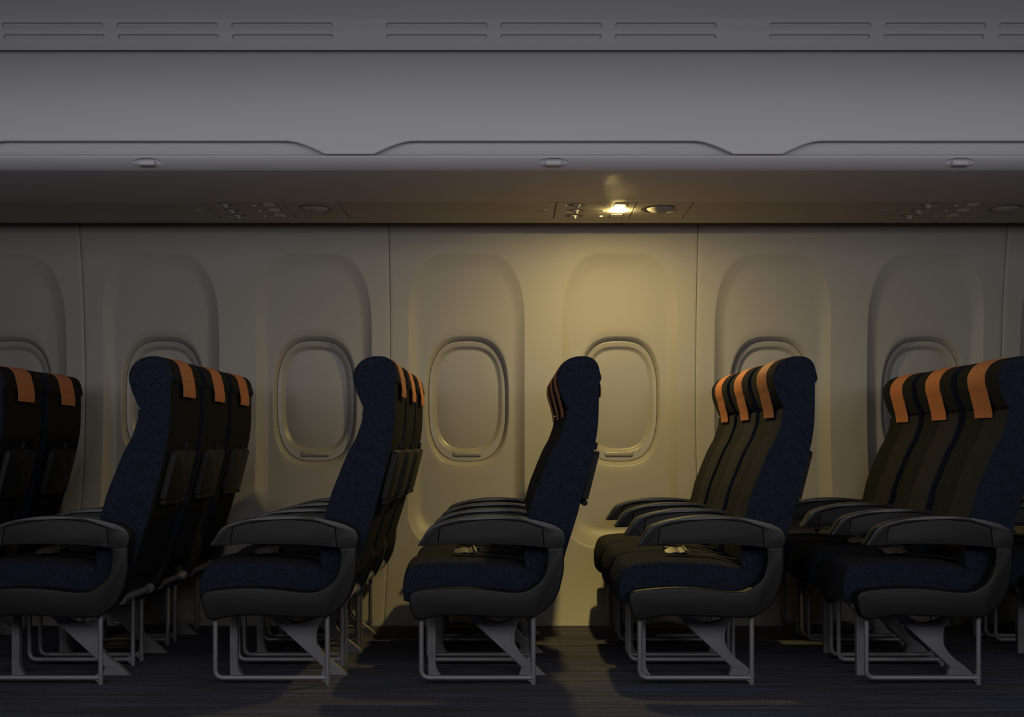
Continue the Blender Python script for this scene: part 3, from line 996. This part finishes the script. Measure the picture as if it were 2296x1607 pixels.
# ---------------------------------------------------------------- ceiling with air slots
CP = [(1.1345, 1542.5), (1.1320, 1562.0), (1.1300, 1584.0), (1.1284, 1587.5), (1.1255, 1611.0), (1.1205, 1630), (1.1110, 1652), (1.0970, 1678), (1.076, 1708), (1.045, 1742), (1.0, 1782), (.9, 1800), (.7, 1812), (.4, 1815), (-.15, 1815)]
CP[2] = (1.1297, 1585.5); CP[3] = (1.1294, 1587.0)
SLOT_W, SLOT_R = 128.0, 6.0
slot_x = []
for p in range(-1, 2):
    for q in (-1, 0, 1): slot_x.append(98.7 + 967.2*p + 288.8*q)
CP = [(d-.004 if d > 1.0 else d, u) for d, u in CP]
strips = [(0, 1, None), (1, 2, 1573.3), (2, 3, None), (3, 4, 1599.2)] + [(i, i+1, None) for i in range(4, len(CP)-1)]
vs = []; fs = []
def pill(cx, cz, hw, r, k=10):
    pts = []
    for j in range(k+1):
        a = -math.pi/2 + math.pi*j/k; pts.append((cx + hw - r + r*math.cos(a), cz + r*math.sin(a)))
    for j in range(k+1):
        a = math.pi/2 + math.pi*j/k; pts.append((cx - hw + r + r*math.cos(a), cz + r*math.sin(a)))
    return pts
def strip_d(i, u):
    (d0, u0), (d1, u1) = CP[i], CP[i+1]
    return d0 + (d1-d0)*(u-u0)/(u1-u0)
XLu, XRu = XL/U, XR/U
cbm = bmesh.new()
for i, j, sc in strips:
    (d0, u0), (d1, u1) = CP[i], CP[j]
    if sc is None:
        q = [cbm.verts.new(v) for v in ((XL, d0*D, u0*U), (XR, d0*D, u0*U), (XR, d1*D, u1*U), (XL, d1*D, u1*U))]
        cbm.faces.new(q)
        continue
    # rectangle strip with pill-shaped openings, each opening framed by four-sided cells
    xs = sorted(slot_x)
    def P(x, u): return cbm.verts.new((x*U, strip_d(i, u)*D, u*U))
    prev = XLu
    for c in xs:
        a, b = c-SLOT_W-4, c+SLOT_W+4
        cbm.faces.new([P(prev, u0), P(a, u0), P(a, u1), P(prev, u1)])
        pl = pill(c, sc, SLOT_W, SLOT_R)
        n = len(pl); h = n//2
        right, left = pl[:h], pl[h:]
        # top and bottom bars, end cells
        cbm.faces.new([P(left[-1][0], u0), P(right[0][0], u0), P(right[0][0], right[0][1]), P(left[-1][0], left[-1][1])])
        cbm.faces.new([P(left[0][0], left[0][1]), P(right[-1][0], right[-1][1]), P(right[-1][0], u1), P(left[0][0], u1)])
        def end(seg, xe):
            vv = [cbm.verts.new((x*U, strip_d(i, u)*D, u*U)) for x, u in seg]
            lo = [P(xe + (seg[0][0]-xe)*(1-t) if False else (seg[0][0] if k == 0 else xe), u0) for k, t in ((0, 0), (1, 1))]
            m = len(vv)//2
            if seg[0][1] < seg[-1][1]:
                c0, c1 = P(seg[0][0], u0), P(xe, u0); c2, c3 = P(xe, u1), P(seg[-1][0], u1)
                cbm.faces.new([c0, c1] + vv[:m+1][::-1]); cbm.faces.new([c2, c3] + vv[m:][::-1]); cbm.faces.new([c1, c2, vv[m]])
            else:
                c0, c1 = P(seg[0][0], u1), P(xe, u1); c2, c3 = P(xe, u0), P(seg[-1][0], u0)
                cbm.faces.new([c0, c1] + vv[:m+1][::-1]); cbm.faces.new([c2, c3] + vv[m:][::-1]); cbm.faces.new([c1, c2, vv[m]])
        end(right, b); end(left, a)
        prev = b
    cbm.faces.new([P(prev, u0), P(XRu, u0), P(XRu, u1), P(prev, u1)])
loose = [v for v in cbm.verts if not v.link_faces]
bmesh.ops.delete(cbm, geom=loose, context='VERTS')
bmesh.ops.remove_doubles(cbm, verts=cbm.verts, dist=1e-5)
# folded lower edge of the panel
q = [cbm.verts.new(v) for v in ((XL, CP[0][0]*D, CP[0][1]*U), (XR, CP[0][0]*D, CP[0][1]*U), (XR, CP[0][0]*D+.008, CP[0][1]*U+.003), (XL, CP[0][0]*D+.008, CP[0][1]*U+.003))]
cbm.faces.new(q)
me = bpy.data.meshes.new('ceiling'); bmesh.ops.recalc_face_normals(cbm, faces=cbm.faces); cbm.to_mesh(me); cbm.free()
me.polygons.foreach_set('use_smooth', [True]*len(me.polygons)); me.set_sharp_from_angle(angle=math.radians(30))
ceil = link('ceiling', me, mat_ceil); tag(ceil, kind='structure')

def slot_mesh(i, sc):
    bm = bmesh.new()
    rings = []
    for grow, dep in ((0.0, 0.0), (-.4, .0025), (-.6, .011), (-1.2, .013)):
        pl = pill(0, sc, SLOT_W+grow, SLOT_R+grow*.8)
        rings.append([bm.verts.new((x*U, strip_d(i, u)*D + dep, u*U)) for x, u in pl])
    for a, b in zip(rings, rings[1:]):
        for k in range(len(a)): bm.faces.new([a[k], a[(k+1) % len(a)], b[(k+1) % len(a)], b[k]])
    bm.faces.new(rings[-1])
    return finish(bm, 'slot', 40)
sm1, sm2 = slot_mesh(1, 1573.3), slot_mesh(3, 1599.2)
VLAB = {-1: 'ceiling air vent of six slots at the left, above the left overhead bin',
        0: 'ceiling air vent of six slots in the middle of the ceiling panel',
        1: 'ceiling air vent at the right, its last slots cut by the right edge'}
for p in range(-1, 2):
    t = empty('air_vent', ((98.7 + 967.2*p)*U, 0, 0))
    for q in (-1, 0, 1):
        for me_ in (sm1, sm2): link('slot', me_, mat_ceil, t, (288.8*q*U, 0, 0))
    tag(t, VLAB[p], 'air vent', 'ceiling air vents')

# ---------------------------------------------------------------- light
w = bpy.data.worlds.new('World'); scene.world = w; w.use_nodes = True
bg = w.node_tree.nodes['Background']; bg.inputs[0].default_value = (.75, .78, 1.0, 1); bg.inputs[1].default_value = AMB

def area(name, loc, target, sx, sy, power, col):
    l = bpy.data.lights.new(name, 'AREA'); l.shape = 'RECTANGLE'; l.size = sx; l.size_y = sy; l.energy = power; l.color = col
    o = bpy.data.objects.new(name, l); COL.objects.link(o); o.location = loc
    o.rotation_euler = (Vector(target)-Vector(loc)).to_track_quat('-Z', 'Y').to_euler()
    return o
area('unseen_aisle_fill', AISLE_LOC, AISLE_TGT, 7.0, AISLE_H, AISLE, (.975, .965, 1.0))  # added soft fill out of view for the cool aisle light, no real fixture

# ---------------------------------------------------------------- camera
cam = bpy.data.cameras.new('camera'); co = bpy.data.objects.new('camera', cam); COL.objects.link(co)
F = D/U
cam.sensor_width = 36; cam.lens = F/2296*36
cam.shift_y = (993-803.5)/2296
cam.clip_start = .05
co.location = (0, 0, ZC); co.rotation_euler = (math.radians(90), 0, 0)
scene.camera = co

scene.view_settings.view_transform = 'Standard'; scene.view_settings.look = 'None'
scene.view_settings.gamma = 1; scene.view_settings.use_curve_mapping = False
scene.view_settings.exposure = 0.0
scene.cycles.use_denoising = True
scene.cycles.max_bounces = 10; scene.cycles.diffuse_bounces = 6; scene.cycles.glossy_bounces = 4
scene.cycles.caustics_reflective = False; scene.cycles.caustics_refractive = False
scene.cycles.sample_clamp_indirect = 4.0
